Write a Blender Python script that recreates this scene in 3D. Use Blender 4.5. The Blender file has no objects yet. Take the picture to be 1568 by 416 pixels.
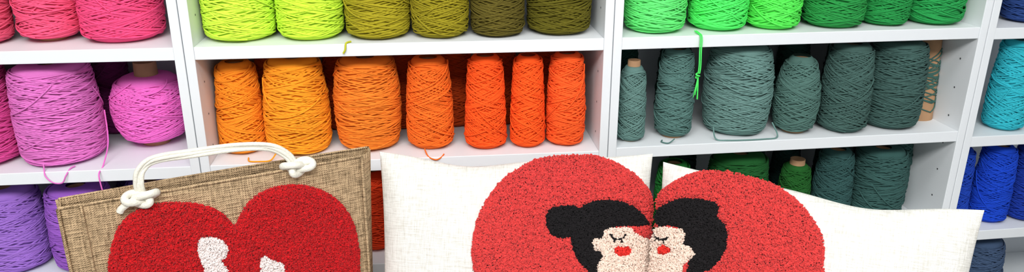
import bpy, math
import numpy as np
from mathutils import Matrix, Vector
rng=np.random.default_rng(7)
S=bpy.context.scene
try:
    S.view_settings.view_transform='Standard'; S.view_settings.look='None'; S.view_settings.exposure=0.0
except Exception: pass

# ---------------- helpers ----------------
def lin(c):
    o=[]
    for v in c:
        v=v/255.
        o.append(v/12.92 if v<=.04045 else ((v+.055)/1.055)**2.4)
    return (*o,1)
def build(name,groups,mats,smooth=True,parent=None,link=True):
    V=[];LI=[];LS=[];MI=[];off=0;lo=0
    for v,f,m in groups:
        v=np.asarray(v,float);f=np.asarray(f,int)
        V.append(v);LI.append((f+off).ravel());k=f.shape[1]
        LS.append(lo+np.arange(len(f))*k);MI.append(np.full(len(f),m));off+=len(v);lo+=f.size
    V=np.concatenate(V);LI=np.concatenate(LI);LS=np.concatenate(LS);MI=np.concatenate(MI)
    me=bpy.data.meshes.new(name)
    me.vertices.add(len(V));me.vertices.foreach_set('co',V.astype(np.float32).ravel())
    me.loops.add(len(LI));me.loops.foreach_set('vertex_index',LI.astype(np.int32))
    me.polygons.add(len(LS));me.polygons.foreach_set('loop_start',LS.astype(np.int32))
    for m in mats: me.materials.append(m)
    me.polygons.foreach_set('material_index',MI.astype(np.int32))
    me.update(calc_edges=True);me.validate()
    me.polygons.foreach_set('use_smooth',np.full(len(me.polygons),smooth))
    ob=bpy.data.objects.new(name,me);S.collection.objects.link(ob)
    if parent: ob.parent=parent
    return ob
def tube(path,r,k=6,ref=(0,0,1),flat=1.0,closed=False,caps=True):
    P=np.asarray(path,float);N=len(P)
    T=np.roll(P,-1,0)-np.roll(P,1,0) if closed else np.gradient(P,axis=0)
    T/=np.linalg.norm(T,axis=1)[:,None]+1e-12
    A=np.cross(T,np.array(ref,float));l=np.linalg.norm(A,axis=1);A[l<1e-4]=(1,0,0);A/=np.linalg.norm(A,axis=1)[:,None]
    B=np.cross(A,T)
    th=np.arange(k)/k*2*np.pi
    r=np.broadcast_to(r,(N,))
    V=P[:,None]+r[:,None,None]*(np.cos(th)[None,:,None]*A[:,None]*flat+np.sin(th)[None,:,None]*B[:,None])
    i=np.arange(N if closed else N-1)[:,None]*k;j=np.arange(k)[None];j2=(j+1)%k
    i2=(i+k)%(N*k)
    F=np.stack([i+j,i+j2,i2+j2,i2+j],-1).reshape(-1,4)
    return V.reshape(-1,3),F[:,::-1]
def lathe(prof,k=40,c=(0,0)):
    prof=np.asarray(prof,float);th=np.arange(k)/k*2*np.pi;N=len(prof)
    V=np.stack([c[0]+prof[:,0,None]*np.cos(th),c[1]+prof[:,0,None]*np.sin(th),np.repeat(prof[:,1,None],k,1)],-1).reshape(-1,3)
    i=np.arange(N-1)[:,None]*k;j=np.arange(k)[None];j2=(j+1)%k
    F=np.stack([i+j,i+j2,i+k+j2,i+k+j],-1).reshape(-1,4)
    return V,F
def box(x0,x1,y0,y1,z0,z1):
    V=np.array([(x,y,z) for x in(x0,x1) for y in(y0,y1) for z in(z0,z1)])
    F=np.array([(0,1,3,2),(4,6,7,5),(0,4,5,1),(2,3,7,6),(0,2,6,4),(1,5,7,3)])
    return V,F
def catmull(pts,n=8,closed=False):
    P=np.asarray(pts,float);N=len(P);o=[]
    rg=range(N if closed else N-1)
    for i in rg:
        if closed: p0,p1,p2,p3=P[(i-1)%N],P[i],P[(i+1)%N],P[(i+2)%N]
        else: p0,p1,p2,p3=P[max(i-1,0)],P[i],P[i+1],P[min(i+2,N-1)]
        for t in np.arange(n)/n:
            o.append(.5*((2*p1)+(-p0+p2)*t+(2*p0-5*p1+4*p2-p3)*t*t+(-p0+3*p1-3*p2+p3)*t**3))
    if not closed:o.append(P[-1])
    return np.array(o)

# ---------------- materials ----------------
def mat(name,col,rough=.6,bump=None,var=.0,island=0.,sheen=0.,vscale=40):
    m=bpy.data.materials.new(name);m.use_nodes=True;nt=m.node_tree;N=nt.nodes;L=nt.links
    b=N['Principled BSDF'];b.inputs['Roughness'].default_value=rough
    b.inputs['Specular IOR Level'].default_value=.22
    c=lin(col);b.inputs['Base Color'].default_value=c
    if sheen: b.inputs['Sheen Weight'].default_value=sheen
    if var or island:
        h=N.new('ShaderNodeHueSaturation');h.inputs['Color'].default_value=c
        if island:
            g=N.new('ShaderNodeNewGeometry');src=g.outputs['Random Per Island'];a=island
        else:
            tc=N.new('ShaderNodeTexCoord');n=N.new('ShaderNodeTexNoise');n.inputs['Scale'].default_value=vscale;n.inputs['Detail'].default_value=3
            L.new(tc.outputs['Object'],n.inputs['Vector']);src=n.outputs['Fac'];a=var
        mr=N.new('ShaderNodeMapRange');mr.inputs['To Min'].default_value=1-a;mr.inputs['To Max'].default_value=1+a
        if not island: mr.inputs['From Min'].default_value=.3;mr.inputs['From Max'].default_value=.7
        L.new(src,mr.inputs['Value']);L.new(mr.outputs['Result'],h.inputs['Value']);L.new(h.outputs['Color'],b.inputs['Base Color'])
    if bump:
        kind,sc,st,di=bump
        tc=N.new('ShaderNodeTexCoord');bp=N.new('ShaderNodeBump');bp.inputs['Strength'].default_value=st;bp.inputs['Distance'].default_value=di
        if kind=='noise':
            n=N.new('ShaderNodeTexNoise');n.inputs['Scale'].default_value=sc;n.inputs['Detail'].default_value=4
            L.new(tc.outputs['Object'],n.inputs['Vector']);L.new(n.outputs['Fac'],bp.inputs['Height'])
        L.new(bp.outputs['Normal'],b.inputs['Normal'])
    return m
def weave(name,c1,c2,sx,sy,rough=.85,st=.6,di=.001,irr=.6,sl_sc=(60,500)):
    """woven cloth: crossed warp/weft threads in object X / Y with irregular slubs"""
    m=bpy.data.materials.new(name);m.use_nodes=True;nt=m.node_tree;N=nt.nodes;L=nt.links
    b=N['Principled BSDF'];b.inputs['Roughness'].default_value=rough;b.inputs['Specular IOR Level'].default_value=.15
    tc=N.new('ShaderNodeTexCoord');no=N.new('ShaderNodeTexNoise');no.inputs['Scale'].default_value=60;no.inputs['Detail'].default_value=2
    L.new(tc.outputs['Object'],no.inputs['Vector'])
    sep=N.new('ShaderNodeSeparateXYZ');L.new(tc.outputs['Object'],sep.inputs[0])
    def M(op,a,bv):
        n=N.new('ShaderNodeMath');n.operation=op
        for i,v in enumerate((a,bv)):
            if v is None: continue
            if isinstance(v,(int,float)): n.inputs[i].default_value=v
            else: L.new(v,n.inputs[i])
        return n.outputs[0]
    nf=M('MULTIPLY',no.outputs['Fac'],irr*6)
    X=M('SINE',M('ADD',M('MULTIPLY',sep.outputs['X'],sx),nf),None)
    Y=M('SINE',M('ADD',M('MULTIPLY',sep.outputs['Y'],sy),nf),None)
    w=M('MULTIPLY',X,Y)
    w2=M('ADD',M('MULTIPLY',w,.5),.5)
    s1=M('MULTIPLY',M('ADD',X,1.),.25);s2=M('MULTIPLY',M('ADD',Y,1.),.25)
    hgt=M('ADD',M('MULTIPLY',w2,.6),M('MULTIPLY',M('ADD',s1,s2),.6))
    def slub(scale):
        mp=N.new('ShaderNodeMapping');mp.inputs['Scale'].default_value=scale;L.new(tc.outputs['Object'],mp.inputs[0])
        sl=N.new('ShaderNodeTexNoise');sl.inputs['Scale'].default_value=1.;sl.inputs['Detail'].default_value=1;L.new(mp.outputs[0],sl.inputs['Vector'])
        return sl.outputs['Fac']
    a1=slub((sl_sc[0],sl_sc[1],40));a2=slub((sl_sc[1],sl_sc[0],40))
    sl=M('SUBTRACT',M('MULTIPLY',M('ADD',a1,a2),1.6),1.1)
    mix=N.new('ShaderNodeMix');mix.data_type='RGBA';mix.inputs[6].default_value=lin(c1);mix.inputs[7].default_value=lin(c2)
    fac=M('ADD',M('MULTIPLY',hgt,.5),sl);L.new(fac,mix.inputs[0]);L.new(mix.outputs[2],b.inputs['Base Color'])
    bp=N.new('ShaderNodeBump');bp.inputs['Strength'].default_value=st;bp.inputs['Distance'].default_value=di
    L.new(M('ADD',hgt,sl),bp.inputs['Height']);L.new(bp.outputs[0],b.inputs['Normal'])
    return m
M_white=mat('white_laminate',(231,235,238),.45,('noise',200,.05,.0005))
M_back=mat('white_backboard',(196,202,208),.6)
M_hole=mat('peg_hole',(70,72,75),.8)
M_card=mat('cardboard',(176,138,104),.8,('noise',120,.2,.001),var=.08)
YM={}
def yarnmat(col):
    if col not in YM: YM[col]=mat('yarn_%d_%d_%d'%col,col,.88,('noise',1100,.6,.0007),var=.07,vscale=25)
    return YM[col]

# ---------------- room ----------------
M_floor=mat('concrete_floor',(140,140,142),.5,('noise',8,.1,.002),var=.06,vscale=3)
M_wall=mat('painted_wall',(222,224,226),.8,('noise',90,.05,.001))
build('floor',[(*box(-3.5,5,-5,.5,-.05,0),0)],[M_floor],False)
build('wall_back',[(*box(-3.5,5,.42,.5,0,2.9),0)],[M_wall],False)
build('wall_left',[(*box(-3.55,-3.5,-5,.5,0,2.9),0)],[M_wall],False)
build('wall_right',[(*box(5,5.05,-5,.5,0,2.9),0)],[M_wall],False)
build('ceiling',[(*box(-3.5,5,-5,.5,2.9,2.95),0)],[M_wall],False)

# ---------------- bookcases ----------------
DL=.0293
def bookcase(x0,y0,rot,levels,w=.8,d=.285,h=2.02,th=.024):
    t=.018;g=[(*box(0.0008,t,0,d,0,h),0),(*box(w-t,w-.0008,0,d,0,h),0),(*box(t,w-t,d-.006,d-.001,.08,h),1),(*box(t,w-t,.0,d-.006,h-t,h),0),(*box(t,w-t,.02,.034,0,.08),0)]
    for z in levels: g.append((*box(t,w-t,.0015,d-.006,z-th,z),0))
    hz=np.arange(.2,1.95,.064)
    for xs,sg in((t,1),(w-t,-1)):
        for yy in(.04,.235):
            for z in hz:
                if min(abs(z-l+.012) for l in levels)<.02: continue
                a=np.arange(8)/8*2*np.pi
                V=np.stack([np.full(8,xs+sg*.0004),yy+.0022*np.cos(a),z+.0022*np.sin(a)],-1)
                F=np.arange(8)[None] if sg>0 else np.arange(8)[::-1][None]
                g.append((V,F,2))
    ob=build('bookcase',g,[M_white,M_back,M_hole],False)
    ob.matrix_world=Matrix.Translation((x0,y0,0))@Matrix.Rotation(rot,4,'Z')
    bv=ob.modifiers.new('b','BEVEL');bv.width=.0012;bv.segments=2;bv.limit_method='ANGLE'
    return ob
zU=1.30;zL=1.067;z3=.835
bookcase(-.8,0,0,[.10,.36,.60,z3,zL,zU,1.53,1.77])
bookcase(0,0,0,[.10,.36,.60,z3,zL,zU,1.53,1.77])
bookcase(.8,0,DL,[.10,.36,.60,z3,zL+.005,zU,1.53,1.77])
bookcase(.8+.8*math.cos(DL),.8*math.sin(DL),DL,[.10,.36,.592,.824,zL-.010,zU-.003,1.53,1.77])

# ---------------- yarn cones ----------------
def prof(kind,t):
    if kind=='cone': r=1-.22*t+.04*np.sin(np.pi*t)
    elif kind=='cone2': r=.95-.15*t+.08*np.sin(np.pi*np.clip(t*1.1,0,1))
    elif kind=='barrel': r=.84+.16*np.sin(np.pi*(t*.88+.06))-.05*t
    elif kind=='cyl': r=.95+.05*np.sin(np.pi*np.clip(t*1.05,0,1))-.07*t**2
    elif kind=='egg': r=.72+.28*np.sin(np.pi*(t*.92+.08))-.16*t**2
    elif kind=='ball': r=.70+.30*np.sin(np.pi*t)**.8
    else: r=.8-.2*t
    e=1-.16*np.exp(-(t/.025))-.20*np.exp(-((1-t)/.022))
    return r*e
def yarn_cone(x,y,z,r,h,col,kind='cone',tube_ext=0.,lift=.003,slope=None,cov=1.0,seed=None,tr=None,parent=None,cr=None):
    sd=int(abs(x*9973+z*331+y*77)*10) if seed is None else seed
    g=np.random.default_rng(sd)
    col=tuple(col);body=h-lift-tube_ext
    tt=np.linspace(0,1,36);rk=prof(kind,tt)*r
    groups=[]
    thr=.00142 if tr is None else tr
    cr=cr or min(.024,r*.55)
    if kind!='sparse':
        pr=[(cr*.9,lift)]+[(a*.97-.0022,lift+body*b) for a,b in zip(rk,tt)]+[(cr*.75,lift+body*1.0)]
        groups.append((*lathe(pr,48),0))
    turns=cov*body/(2*thr)*2.1
    if kind=='sparse': turns=30
    tp=(slope or g.uniform(1.3,2.4))*(body/.18)   # turns per pass
    passes=max(3,int(turns/tp))
    seg=26
    ang=[];zz=[];rr=[]
    a0=g.uniform(0,6.28)
    for k in range(passes):
        n=int(tp*seg*g.uniform(.75,1.3));s=np.linspace(0,1,n,endpoint=False)
        lo=g.uniform(0,.04);hi=1-g.uniform(0,.04)
        if g.random()<.2: hi=g.uniform(.6,.95)
        if g.random()<.2: lo=g.uniform(.05,.4)
        if kind=='sparse': lo=g.uniform(.05,.5);hi=g.uniform(.55,.95)
        zt=lo+(hi-lo)*(s+.02*np.sin(s*6.28*g.uniform(.5,2)+g.uniform(0,6)))
        if k%2: zt=zt[::-1]
        ang.append(a0+np.arange(n)/seg*2*np.pi);a0=ang[-1][-1]+2*np.pi/seg
        zz.append(zt);rr.append(np.full(n,k/passes))
    ang=np.concatenate(ang);zz=np.clip(np.concatenate(zz),0.004,.996);rr=np.concatenate(rr)
    ker=np.ones(7)/7;zz=np.convolve(np.pad(zz,3,mode='edge'),ker,'valid')
    R=prof(kind,zz)*r-thr*1.3+rr*thr*2.0
    R=R+thr*.35*np.sin(np.arange(len(zz))*.37+g.uniform(0,6))
    if kind=='sparse': R=r*(.98-.32*(lift+body*zz)/h)+thr*.8
    P=np.stack([R*np.cos(ang),R*np.sin(ang),lift+body*zz],-1)
    V,F=tube(P,thr*g.uniform(.92,1.12),5);groups.append((V,F,0))
    if kind!='sparse':
        for q in range(g.integers(2,6)):
            a_=g.uniform(0,6.28);sp_=g.uniform(.8,2.6);n=40;s=np.linspace(0,1,n)
            z0=g.uniform(.1,.9);z1=np.clip(z0+g.uniform(-.5,.5),.03,.97);zt=z0+(z1-z0)*s-.05*np.sin(np.pi*s);zt=np.clip(zt,.01,.99)
            Rr=prof(kind,zt)*r+thr*1.7;aa=a_+sp_*s
            V,F=tube(np.stack([Rr*np.cos(aa),Rr*np.sin(aa),lift+body*zt],-1),thr,5);groups.append((V,F,0))
    top=h if tube_ext>0 else lift+body-.006
    if kind=='sparse':
        pr=[(r*.98,0),(r*.66,h),(r*.60,h),(r*.60,h-.03)]
    else:
        pr=[(cr,0.0005),(cr*.8,top),(cr*.8-.002,top),(cr*.8-.002,top-.03),(0.0005,top-.03)]
    groups.append((*lathe(pr,32),1))
    if kind!='sparse': groups.append((*lathe([(0.0005,.0005),(cr,.0005)],32),1))
    ob=build('yarn_cone',groups,[yarnmat(col),M_card])
    ob.location=(x,y,z);ob.rotation_euler=(0,0,g.uniform(0,6.28))
    return ob
C=yarn_cone
# left bay
C(-.385,.080,zU,.060,.195,(226,88,122),'cyl')
C(-.263,.100,zU,.056,.195,(238,88,128),'cyl',lift=.008)
C(-.131,.098,zU,.075,.195,(240,80,132),'cyl')
C(-.430,.082,zL,.075,.194,(222,80,156),'cyl')
C(-.276,.085,zL,.078,.190,(226,122,200),'cyl')
C(-.124,.150,zL,.075,.172,(244,116,206),'ball',tube_ext=.027,lift=.012,slope=1.15,cov=1.0,cr=.027)
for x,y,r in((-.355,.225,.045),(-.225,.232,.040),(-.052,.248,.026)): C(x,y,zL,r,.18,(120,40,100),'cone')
C(-.412,.085,z3,.068,.172,(160,114,206),'cyl')
C(-.270,.082,z3,.064,.172,(154,94,194),'cyl')
C(-.150,.150,z3,.060,.150,(110,84,160),'barrel')
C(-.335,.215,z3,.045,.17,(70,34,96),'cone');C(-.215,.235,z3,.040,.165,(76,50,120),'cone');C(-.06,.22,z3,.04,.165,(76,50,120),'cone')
for z,c in((zU,(230,90,120)),(zL,(220,60,120)),(z3,(150,100,190))):
    for x in(-.56,-.70): C(x,.09,z,.062,.185,c,'cyl',cov=.7)
# middle bay
C(.088,.080,zU,.068,.195,(212,248,76),'cyl')
C(.221,.076,zU,.064,.195,(206,244,68),'cyl')
C(.349,.070,zU,.0625,.195,(166,154,34),'cyl')
C(.469,.063,zU,.0560,.195,(152,140,30),'cyl')
C(.581,.062,zU,.0530,.195,(96,86,30),'cone2')
C(.705,.075,zU,.0640,.195,(98,92,22),'cyl')
C(.066,.088,zL,.046,.184,(250,146,36),'cone')
C(.118,.195,zL,.042,.188,(232,100,22),'cone')
C(.177,.086,zL,.066,.190,(252,160,38),'cone2')
C(.318,.092,zL,.068,.186,(242,132,42),'barrel')
C(.443,.076,zL,.048,.186,(246,114,36),'cone2')
C(.556,.062,zL,.042,.191,(252,92,30),'cone')
C(.642,.057,zL,.035,.190,(252,92,30),'cone')
C(.722,.062,zL,.040,.192,(250,96,38),'cone2')
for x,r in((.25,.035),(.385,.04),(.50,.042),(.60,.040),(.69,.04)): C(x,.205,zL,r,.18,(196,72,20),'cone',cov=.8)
for i,x in enumerate((.085,.205,.318,.43,.545,.66,.735)):
    C(x,.085,z3,(.058,.055,.036,.055,.052,.05,.02)[i] if i!=2 else .040,.178,(226,66,26),'cone2',cov=.8)
# right bay
C(.900,.070,zU,.062,.195,(104,230,122),'cyl')
C(1.034,.078,zU,.0600,.195,(86,238,108),'cyl')
C(1.151,.075,zU,.0555,.195,(94,236,92),'cyl')
C(1.285,.082,zU,.0630,.195,(44,150,72),'cyl')
C(1.401,.085,zU,.0500,.195,(40,150,74),'cyl')
C(1.515,.090,zU,.0600,.195,(42,158,80),'cyl')
zR=zL+.005
C(.858,.050,zR,.029,.171,(98,132,126),'cone2',tube_ext=.012)
C(.954,.066,zR,.039,.189,(88,124,118),'cone2',lift=.006)
C(1.100,.090,zR,.073,.188,(106,141,135),'barrel',slope=1.8)
C(1.225,.070,zR,.048,.166,(82,116,108),'egg',lift=.005)
C(1.336,.072,zR,.053,.190,(70,100,94),'cone2')
C(1.455,.092,zR,.064,.190,(66,96,91),'cyl')
C(1.550,.128,zR,.034,.189,(70,108,100),'sparse')
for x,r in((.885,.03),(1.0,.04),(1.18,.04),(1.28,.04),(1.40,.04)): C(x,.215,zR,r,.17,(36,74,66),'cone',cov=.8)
C(.972,.085,z3,.040,.168,(34,120,50),'cone2')
C(.880,.085,z3,.040,.168,(34,120,50),'cone2')
C(1.126,.10,z3,.068,.178,(30,92,42),'cyl')
C(1.264,.10,z3,.037,.156,(36,100,40),'cone2',tube_ext=.012)
C(1.356,.10,z3,.044,.178,(54,90,88),'cone2')
C(1.464,.10,z3,.060,.178,(58,94,90),'cyl')
C(1.552,.16,z3,.026,.176,(60,96,92),'cone2')
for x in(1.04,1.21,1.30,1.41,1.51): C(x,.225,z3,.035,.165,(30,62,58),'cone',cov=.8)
# far right bay
C(1.742,.095,zU-.003,.056,.19,(44,72,134),'cyl');C(1.866,.095,zU-.003,.056,.19,(44,72,134),'cyl')
C(1.728,.080,zL-.010,.043,.202,(52,184,200),'cone2');C(1.828,.085,zL-.010,.049,.202,(60,194,210),'cone2');C(1.665,.2,zL-.010,.04,.2,(40,150,170),'cone')
C(1.661,.105,.824,.038,.180,(30,70,180),'cone');C(1.748,.090,.824,.043,.186,(24,72,200),'cone2');C(1.842,.092,.824,.046,.186,(26,58,160),'cone2')
C(1.76,.1,.592,.058,.18,(66,86,116),'cyl');C(1.676,.1,.592,.024,.17,(66,86,116),'cone')

# ---------------- loose yarn strands ----------------
def strand(pts,r,col,name='yarn_strand',n=10):
    V,F=tube(catmull(pts,n),r,6,ref=(0,1,0.01));return build(name,[(V,F,0)],[yarnmat(col)])
strand([(-.19,.085,1.16),(-.187,.068,1.10),(-.184,.020,1.069),(-.184,-.006,1.06),(-.182,-.008,1.02),(-.184,-.010,.99),(-.180,-.010,.965)],.0014,(244,116,206))
strand([(-.29,.02,1.09),(-.285,.006,1.070),(-.28,-.004,1.06),(-.268,-.006,1.048),(-.252,-.006,1.047),(-.244,-.004,1.060),(-.240,.01,1.069),(-.235,.02,1.07)],.0014,(226,122,200))
a=[(.972,.03,1.304),(.973,.014,1.303),(.9745,.002,1.298),(.9745,-.001,1.27),(.976,-.001,1.24),(.975,-.001,1.225)]
gs=[(*tube(catmull(a,8),.0013,6,ref=(0,1,.01)),0),(*tube(catmull([(p[0]+.003,p[1]-.001,p[2]) for p in a],8),.0013,6,ref=(0,1,.01)),0)]
th=np.linspace(0,6.28*1.6,40);gs.append((*tube(np.stack([.975+.0035*np.cos(th),-.001+.0035*np.sin(th),1.226-.001*th],-1),.0016,6),0))
for i in range(9):
    dx=rng.uniform(-.007,.007);l=rng.uniform(.025,.05)
    gs.append((*tube(catmull([(.976,-.001,1.222),(.976+dx*.5,-.003,1.222-l*.5),(.976+dx,-.002+rng.uniform(-.003,.001),1.222-l)],6),.0009,5,ref=(0,1,.01)),0))
build('yarn_strand',gs,[yarnmat((86,238,108))])
strand([(1.03,.03,1.10),(1.035,.022,1.076),(1.06,.016,1.074),(1.10,.014,1.074),(1.14,.016,1.074),(1.165,.02,1.074),(1.172,.03,1.08),(1.165,.045,1.10)],.0016,(106,141,135))
strand([(.43,.028,1.075),(.434,.014,1.069),(.440,.002,1.066),(.452,-.002,1.063),(.462,.002,1.066),(.468,.012,1.069)],.0014,(246,114,36))
strand([(.14,.02,1.08),(.13,.012,1.0695),(.11,.008,1.0695),(.09,.012,1.0695),(.085,.03,1.0695)],.0014,(252,160,38))
strand([(.945,.02,1.08),(.93,.012,1.0745),(.918,.02,1.0745),(.922,.03,1.0745)],.0014,(88,124,118))
strand([(.30,.012,1.302),(.292,.002,1.301),(.290,-.002,1.29),(.286,-.003,1.283)],.0018,(190,190,50))

# ---------------- display table ----------------
M_tab=mat('table_top_white',(214,214,212),.5,('noise',60,.05,.001))
g=[(*box(-.45,1.62,-.80,-.02,.663,.697),0)]
for x in(-.40,1.53):
    for y in(-.76,-.10): g.append((*box(x,x+.05,y,y+.05,0,.663),0))
g+=[(*box(-.36,1.54,-.77,-.75,.58,.663),0),(*box(-.36,1.54,-.08,-.06,.58,.663),0)]
tb=build('display_table',g,[M_tab],False);bv=tb.modifiers.new('b','BEVEL');bv.width=.003;bv.segments=2

# ---------------- tufted appliques ----------------
def pip(P,poly):
    x,y=P[:,0],P[:,1];ins=np.zeros(len(P),bool);n=len(poly)
    for i in range(n):
        x1,y1=poly[i];x2,y2=poly[(i+1)%n]
        c=((y1>y)!=(y2>y));
        with np.errstate(all='ignore'): xi=(x2-x1)*(y-y1)/(y2-y1+1e-12)+x1
        ins^=c&(x<xi)
    return ins
def pdist(P,poly,closed=True):
    d=np.full(len(P),9.);n=len(poly)
    for i in range(n if closed else n-1):
        a=np.array(poly[i]);b=np.array(poly[(i+1)%n]);ab=b-a
        t=np.clip(((P-a)@ab)/(ab@ab+1e-12),0,1);d=np.minimum(d,np.linalg.norm(P-a-t[:,None]*ab,axis=1))
    return d
def pp(s): return np.array([[float(v)/1000 for v in q.split(',')] for q in s.split()])
def icos():
    ph=(1+5**.5)/2
    v=np.array([(-1,ph,0),(1,ph,0),(-1,-ph,0),(1,-ph,0),(0,-1,ph),(0,1,ph),(0,-1,-ph),(0,1,-ph),(ph,0,-1),(ph,0,1),(-ph,0,-1),(-ph,0,1)],float)
    v/=np.linalg.norm(v[0])
    f=np.array([(0,11,5),(0,5,1),(0,1,7),(0,7,10),(0,10,11),(1,5,9),(5,11,4),(11,10,2),(10,7,6),(7,1,8),(3,9,4),(3,4,2),(3,2,6),(3,6,8),(3,8,9),(4,9,5),(2,4,11),(6,2,10),(8,6,7),(9,8,1)])
    return v,f
def tufts(name,surf,outer,inner,lines,mats,parent,sp=.0021,pile=.011,tr=.0018,lw=.0016,jit=.0013):
    mn=outer.min(0);mx=outer.max(0)
    xs=np.arange(mn[0],mx[0],sp);ys=np.arange(mn[1],mx[1],sp*.87)
    X,Y=np.meshgrid(xs,ys);X=X+(np.arange(len(ys))%2)[:,None]*sp*.5
    Q=np.stack([X.ravel(),Y.ravel()],-1);Q=Q+rng.uniform(-.45,.45,Q.shape)*sp
    Q=Q[pip(Q,outer)]
    P,N,ok=surf(Q);Q=Q[ok];P=P[ok];N=N[ok]
    m=np.zeros(len(Q),int);d=pdist(Q,outer);din=np.full(len(Q),9.)
    for poly,k in inner:
        m[pip(Q,poly)]=k;din=np.minimum(din,pdist(Q,poly))
    for ln,k in lines: m[pdist(Q,ln,False)<lw]=k
    big=.0012*np.sin(Q[:,0]*310+2*np.sin(Q[:,1]*170))*np.sin(Q[:,1]*290+2*np.sin(Q[:,0]*190))
    h=pile*np.clip(d/.009,.12,1)**.5*(.70+.30*np.clip(din/.005,0,1))+rng.uniform(-jit,jit,len(Q))+big
    V0,F0=icos();n=len(Q)
    ctr=P+N*h[:,None]
    sc=tr*rng.uniform(.5,1.45,(n,1,3))
    a=rng.uniform(0,6.28,n);b=rng.uniform(0,6.28,n)
    ca,sa,cb,sb=np.cos(a),np.sin(a),np.cos(b),np.sin(b);z=np.zeros(n);o=np.ones(n)
    R1=np.stack([np.stack([ca,-sa,z],-1),np.stack([sa,ca,z],-1),np.stack([z,z,o],-1)],1)
    R2=np.stack([np.stack([o,z,z],-1),np.stack([z,cb,-sb],-1),np.stack([z,sb,cb],-1)],1)
    R=R1@R2
    V=(V0[None]*sc)*rng.uniform(.65,1.35,(n,12,1))
    V=np.einsum('nij,nkj->nki',R,V)+ctr[:,None]
    groups=[]
    for k in range(len(mats)):
        s=m==k
        if s.any():
            nn=s.sum();groups.append((V[s].reshape(-1,3),(F0[None]+(np.arange(nn)*12)[:,None,None]).reshape(-1,3),k))
            tn=N[s];t1=np.cross(tn,np.array([.3,.9,.2]));t1/=np.linalg.norm(t1,axis=1)[:,None];t2=np.cross(tn,t1)
            w=sp*.55;base=P[s]-tn*.0005;top=ctr[s]-tn*.0008
            cs=[(1,1),(-1,1),(-1,-1),(1,-1)]
            VV=np.stack([base+w*(c[0]*t1+c[1]*t2) for c in cs]+[top+w*.7*(c[0]*t1+c[1]*t2) for c in cs],1)
            FF=np.array([(0,1,5,4),(1,2,6,5),(2,3,7,6),(3,0,4,7),(4,5,6,7)])
            groups.append((VV.reshape(-1,3),(FF[None]+(np.arange(nn)*8)[:,None,None]).reshape(-1,4),k))
    return build(name,groups,mats,False,parent)

M_coral=mat('tufted_coral_yarn',(210,60,58),.95,island=.16,sheen=.15)
M_blk=mat('tufted_black_yarn',(24,21,23),.95,island=.25,sheen=.03)
M_skin=mat('tufted_cream_yarn',(238,214,198),.95,island=.06,sheen=.1)
M_lip=mat('tufted_red_yarn',(222,52,44),.95,island=.12)
M_linen=weave('cream_linen',(204,201,192),(232,230,224),2*math.pi/.0022,2*math.pi/.0022,.9,.6,.0009,sl_sc=(50,420))

H=.453;T=.065;PX=.05
def mk_pillow_geom(side):
    """side=-1: heart near the right edge (sag on the left of the top seam); +1 mirrored"""
    c0=.40*side
    def sagt(a): return (.055+.075*np.exp(-((a-c0)/.38)**2))*(1-a*a).clip(0)
    def sagb(a): return .06*(1-a*a).clip(0)
    def yof(a,b): return H/2*(1+b)-np.where(b>0,sagt(a)*b*H/2,sagb(a)*b*H/2)
    def th(a,b): return T*((1-np.abs(a)**2.5).clip(0)*(1-np.abs(b)**2.5).clip(0))**.55
    def ab(x,y):
        b=2*y/H-1;a=x/.25
        for _ in range(8):
            a=np.clip(x/(.25*(1-PX*(1-b*b).clip(0))),-1.2,1.2);bb=2*y/H-1
            b=np.clip(np.where(bb>0,bb/(1-sagt(a)),bb/(1-sagb(a))),-1.2,1.2)
        return a,b
    def surf(Q):
        x,y=Q[:,0],Q[:,1]
        def z(x,y):
            a,b=ab(x,y);return th(np.clip(a,-1,1),np.clip(b,-1,1))
        a,b=ab(x,y);ok=(np.abs(a)<.992)&(np.abs(b)<.994)
        e=.0015;zx=(z(x+e,y)-z(x-e,y))/(2*e);zy=(z(x,y+e)-z(x,y-e))/(2*e)
        N=np.stack([-zx,-zy,np.ones(len(x))],-1);N/=np.linalg.norm(N,axis=1)[:,None]
        return np.stack([x,y,z(x,y)+.001],-1),N,ok
    return yof,th,surf
def pillow(TL,TR,side,lean=22):
    yof,th,surf=mk_pillow_geom(side)
    TL=Vector(TL);TR=Vector(TR);ux=(TR-TL).normalized();n=Vector((ux.y,-ux.x,0));al=math.radians(lean)
    up=Vector((0,0,1))*math.cos(al)-n*math.sin(al);nn=ux.cross(up)
    org=(TL+TR)/2-up*H
    e=bpy.data.objects.new('throw_pillow',None);S.collection.objects.link(e)
    e.matrix_world=Matrix(((ux.x,up.x,nn.x,org.x),(ux.y,up.y,nn.y,org.y),(ux.z,up.z,nn.z,org.z),(0,0,0,1)))
    n_=90;s=np.sin(np.linspace(-1,1,n_)*np.pi/2);A,B=np.meshgrid(s,s)
    X=A*.25*(1-PX*(1-B*B));Y=yof(A,B);Z=th(A,B)
    edge=(1-np.abs(A)**8)*(1-np.abs(B)**8)
    wr=(.0020*np.sin(X*70+3*np.sin(Y*14))*np.abs(A)**2*4*np.abs(B)+.0014*np.sin(X*120+Y*40)*np.abs(B)**4)*edge
    i=np.arange((n_-1)*n_).reshape(n_-1,n_)[:,:-1].ravel()
    F=np.stack([i,i+1,i+n_+1,i+n_],-1)
    V1=np.stack([X,Y,Z+.0015+wr],-1).reshape(-1,3);V2=np.stack([X,Y,-Z-.0015+wr],-1).reshape(-1,3)
    idx=np.concatenate([np.arange(n_),np.arange(1,n_)*n_+n_-1,(n_-1)*n_+np.arange(n_-2,-1,-1),np.arange(n_-2,0,-1)*n_])
    j=np.roll(idx,-1);rim=np.stack([idx,idx+n_*n_,j+n_*n_,j],-1)
    build('pillow_cover',[(np.concatenate([V1,V2]),np.concatenate([F,F[:,::-1]+n_*n_,rim]),0)],[M_linen],True,e)
    return e,surf
p1,ps1=pillow((.344,-.094,1.12),(.849,-.157,1.12),-1)
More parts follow.
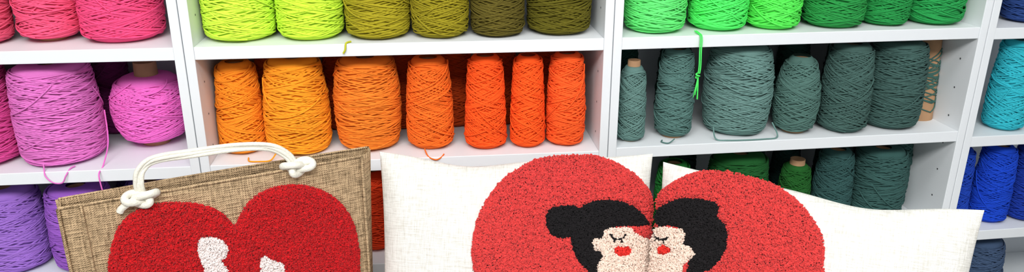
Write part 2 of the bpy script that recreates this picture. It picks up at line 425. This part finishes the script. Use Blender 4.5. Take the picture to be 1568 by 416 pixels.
red1=catmull(pp("-74,262 -74,296 -70,324 -59,355 -43,380 -21,405 6,423 42,440 84,447 125,448 160,442 189,430 215,414 234,394 247,370 252,340 249,304 247,257 240,198 232,110 222,60 200,34 133,50 49,84 -20,134 -55,195"),5,True)
hair1=pp("54,325 52,342 62,355 79,359 99,359 111,355 124,363 142,368 163,370 187,366 208,358 224,343 235,326 217,323 184,324 165,322 153,317 150,304 136,304 132,295 136,283 148,281 150,272 141,257 142,234 142,205 124,250 110,263 99,284 95,306 75,303 60,311")
skin1=pp("153,317 165,322 201,323 208,312 224,304 241,295 243,280 235,270 240,251 235,180 142,180 142,234 141,257 150,272 148,281 136,283 132,295 136,304 150,304")
lip1=pp("170,285 179,291 186,287 196,289 202,282 196,274 180,272 172,278")
tufts('heart_applique',ps1,red1,[(hair1,1),(skin1,2),(lip1,3)],[(catmull(pp("164,310 170,303 181,302 190,309"),4),1),(pp("172,303 170,299"),1),(pp("182,303 184,298"),1)],[M_coral,M_blk,M_skin,M_lip],p1)
p2,ps2=pillow((.848,-.195,1.12),(1.292,-.445,1.12),1)
red2=catmull(pp("-253,273 -255,308 -258,343 -254,373 -248,394 -231,414 -211,430 -187,442 -159,449 -126,451 -93,448 -60,440 -31,428 -6,411 15,388 28,365 33,335 34,304 24,251 -7,192 -58,130 -136,76 -205,45 -251,215"),5,True)
hair2=pp("-247,351 -237,373 -220,386 -198,396 -175,398 -161,398 -145,397 -137,388 -138,374 -123,364 -116,349 -115,327 -121,307 -135,289 -155,275 -172,276 -171,296 -162,307 -171,318 -185,320 -184,338 -191,345 -210,346 -231,341")
skin2=pp("-247,331 -231,341 -191,345 -184,338 -185,320 -171,318 -162,307 -171,296 -179,286 -179,210 -251,210 -253,273 -257,290 -256,306 -245,319")
lip2=pp("-227,303 -220,312 -212,310 -205,308 -205,302 -214,295 -224,294")
tufts('heart_applique',ps2,red2,[(hair2,1),(skin2,2),(lip2,3)],[(catmull(pp("-236,327 -230,320 -219,320 -211,327"),4),1),(pp("-229,320 -231,316"),1),(pp("-218,320 -216,316"),1)],[M_coral,M_blk,M_skin,M_lip],p2)

# ---------------- jute tote bag ----------------
M_jute=weave('jute_hessian',(106,86,62),(200,171,134),2*math.pi/.0040,2*math.pi/.0034,.95,1.0,.0018,irr=.5,sl_sc=(45,330))
M_rope=mat('cotton_rope',(226,223,210),.9,('noise',350,.6,.002),var=.05)
M_bred=mat('tufted_crimson_yarn',(188,14,22),.95,island=.25,sheen=.12)
M_bwhite=mat('tufted_white_yarn',(238,226,222),.95,island=.08,sheen=.1)
bag=bpy.data.objects.new('tote_bag',None);S.collection.objects.link(bag)
TL=Vector((-.111,-.329,1.14));TR=Vector((.321,-.162,1.14));bx=(TR-TL).normalized();bn=Vector((bx.y,-bx.x,0))
o=Vector((TL.x,TL.y,.7005))
bag.matrix_world=Matrix(((bx.x,0,bn.x,o.x),(bx.y,0,bn.y,o.y),(0,1,0,o.z),(0,0,0,1)))
BW=.463;BH=.438
def bw(x,y): return .012*np.sin(np.pi*np.clip(x/BW,0,1))*np.sin(np.pi*np.clip(y/BH,0,1)*.9)
nx,ny=50,46
u=np.linspace(0,1,nx);v=np.linspace(0,1,ny);Ug,Vg=np.meshgrid(u,v)
def gridF(nx,ny):
    i=np.arange((ny-1)*nx).reshape(ny-1,nx)[:,:-1].ravel();return np.stack([i,i+1,i+nx+1,i+nx],-1)
X=Ug*BW;Y=Vg*BH;front=np.stack([X,Y,bw(X,Y)],-1).reshape(-1,3)
dep=lambda v:.11-.072*v
wd=lambda v:.012+.012*v
Xb=-0.004+ (BW+wd(Vg)+.004)*Ug;back=np.stack([Xb,Y,-dep(Vg)-.004*np.sin(np.pi*Ug)],-1).reshape(-1,3)
grp=[(front,gridF(nx,ny),0),(back,gridF(nx,ny)[:,::-1],0)]
for side in(0,1):
    w_=np.linspace(0,1,14);Wg,Vv=np.meshgrid(w_,v)
    x0=BW*side;x1=(-.004 if side==0 else BW+wd(Vv))
    Xs=x0+(x1-x0)*Wg+(.010 if side else .004)*np.sin(np.pi*Wg)
    g_=np.stack([Xs,Vv*BH,-dep(Vv)*Wg],-1).reshape(-1,3);F=gridF(14,ny);grp.append((g_,F if side else F[:,::-1],0))
grp.append((np.array([(0,0,0),(BW,0,0),(BW+.012,0,-.11),(-.004,0,-.11)]),np.array([(0,1,2,3)]),0))
bb=build('bag_body',grp,[M_jute],True,bag);sm=bb.modifiers.new('s','SOLIDIFY');sm.thickness=.0022;sm.offset=-1
sg=[]
def fp(x,y,o=.002): return (x,y,float(bw(x,y))+o)
for xx in(.0,.030):
    sg.append((*tube([fp(xx,y) for y in np.linspace(.0,BH,30)],.0026,8,ref=(1,0,0)),0))
sg.append((*tube([fp(BW,y) for y in np.linspace(0,BH,30)],.0028,8,ref=(1,0,0)),0))
sg.append((*tube([(BW+float(wd(t)),t*BH,-float(dep(t))) for t in np.linspace(0,1,30)],.0026,8,ref=(1,0,0)),0))
sg.append((*tube([fp(x,BH,0) for x in np.linspace(0,BW,40)],.0024,8,ref=(0,1,0)),0))
sg.append((*tube([(x,BH,-.038-.004*math.sin(math.pi*x/BW)) for x in np.linspace(0,BW+.022,40)],.0024,8,ref=(0,1,0)),0))
build('bag_seams',sg,[M_jute],True,bag)
def bsurf(Q):
    x,y=Q[:,0],Q[:,1];e=.001
    zx=(bw(x+e,y)-bw(x-e,y))/(2*e);zy=(bw(x,y+e)-bw(x,y-e))/(2*e)
    N=np.stack([-zx,-zy,np.ones(len(x))],-1);N/=np.linalg.norm(N,axis=1)[:,None]
    return np.stack([x,y,bw(x,y)+.001],-1),N,(y>.01)
redb=catmull(pp("49,308 53,342 62,368 74,393 93,411 118,420 146,420 174,414 201,404 224,386 240,362 249,372 262,391 283,406 310,413 342,411 374,400 400,382 421,357 437,324 444,288 446,247 440,201 410,130 344,70 290,30 248,12 205,28 142,80 82,150 51,224"),5,True)
w1=catmull(pp("183,350 192,354 214,346 223,334 225,322 218,309 213,306 217,297 221,286 218,262 226,240 222,200 180,200 172,240 185,270 185,296 181,315 180,333"),4,True)
w2=catmull(pp("272,285 274,295 282,298 289,291 302,281 310,273 312,250 320,225 300,200 262,200 258,238 270,268"),4,True)
tufts('heart_applique',bsurf,redb,[(w1,1),(w2,1)],[],[M_bred,M_bwhite],bag,sp=.0020,pile=.010,tr=.0016,jit=.0014)
# handles
hp=[(.113,.442,.004),(.112,.459,.006),(.118,.479,.004),(.140,.491,0),(.195,.490,-.004),(.262,.488,-.006),(.312,.480,-.004),(.338,.462,.0),(.348,.442,.004)]
hg=[]
c=catmull(hp,10)
for k in range(3):
    ph=np.linspace(0,14,len(c))
    Tn=np.gradient(c,axis=0);Tn/=np.linalg.norm(Tn,axis=1)[:,None];pr=np.stack([-Tn[:,1],Tn[:,0],0*Tn[:,0]],-1)
    hg.append((*tube(c+pr*((k-1)*.0042)+np.array([0,0,1])*(.0012*np.sin(ph+k*2))[:,None],.0036,8,ref=(0,0,1)),0))
def knot(cx,cy,cz,s,flip=1):
    t=np.linspace(0,2*np.pi,70,endpoint=False)
    P=np.stack([cx+s*1.25*(np.sin(t)+2*np.sin(2*t))/3*flip,cy+s*.55*(np.cos(t)-2*np.cos(2*t))/3,cz+s*.4*(-np.sin(3*t))],-1)
    return tube(P,.0060,8,ref=(0,0,1),closed=True)
hg.append((*knot(.112,.436,.010,.020),0));hg.append((*knot(.352,.442,.008,.021,-1),0))
hg.append((*tube(catmull([(.112,.436,.010),(.098,.434,.012),(.084,.426,.012),(.080,.420,.011)],6),.0055,8,ref=(0,0,1)),0))
hg.append((*tube(catmull([(.352,.442,.008),(.366,.448,.008),(.378,.444,.006)],6),.0055,8,ref=(0,0,1)),0))
build('front_handle',hg,[M_rope],True,bag)
hb=catmull([(.12,.42,-.046),(.12,.39,-.055),(.15,.33,-.075),(.235,.30,-.085),(.32,.33,-.075),(.35,.39,-.055),(.35,.42,-.046)],10)
build('rear_handle',[(*tube(hb,.006,8,ref=(0,0,1)),0)],[M_rope],True,bag)

# ---------------- lights ----------------
def area(name,loc,tgt,size,sy,power,col=(1,1,1)):
    l=bpy.data.lights.new(name,'AREA');l.shape='RECTANGLE';l.size=size;l.size_y=sy;l.energy=power;l.color=col
    o=bpy.data.objects.new(name,l);S.collection.objects.link(o);o.location=loc
    o.rotation_euler=(Vector(tgt)-Vector(loc)).to_track_quat('-Z','Y').to_euler();return o
area('ceiling_light',(.3,-2.0,2.8),(.5,0,1.0),2.2,.7,96,(1,.995,.98))
area('ceiling_light',(.5,-.9,2.85),(.5,-.7,0),3.6,.5,14,(1,1,1))
w=bpy.data.worlds.new('World');S.world=w;w.use_nodes=True
w.node_tree.nodes['Background'].inputs[0].default_value=(1,1,1,1);w.node_tree.nodes['Background'].inputs[1].default_value=.65

# ---------------- camera ----------------
cx,cy,cz,yaw,pit,rol,f=[0.4366,-1.439,1.6364,0.1155,0.3506,0.0043,1.1873]
F=Vector((math.sin(yaw)*math.cos(pit),math.cos(yaw)*math.cos(pit),-math.sin(pit)))
R0=Vector((math.cos(yaw),-math.sin(yaw),0));U0=R0.cross(F)
R=R0*math.cos(rol)+U0*math.sin(rol);U=-R0*math.sin(rol)+U0*math.cos(rol)
cam=bpy.data.cameras.new('camera');cam.sensor_width=36;cam.lens=f*1000/1568*36
co=bpy.data.objects.new('camera',cam);S.collection.objects.link(co);S.camera=co
co.matrix_world=Matrix(((R.x,U.x,-F.x,cx),(R.y,U.y,-F.y,cy),(R.z,U.z,-F.z,cz),(0,0,0,1)))
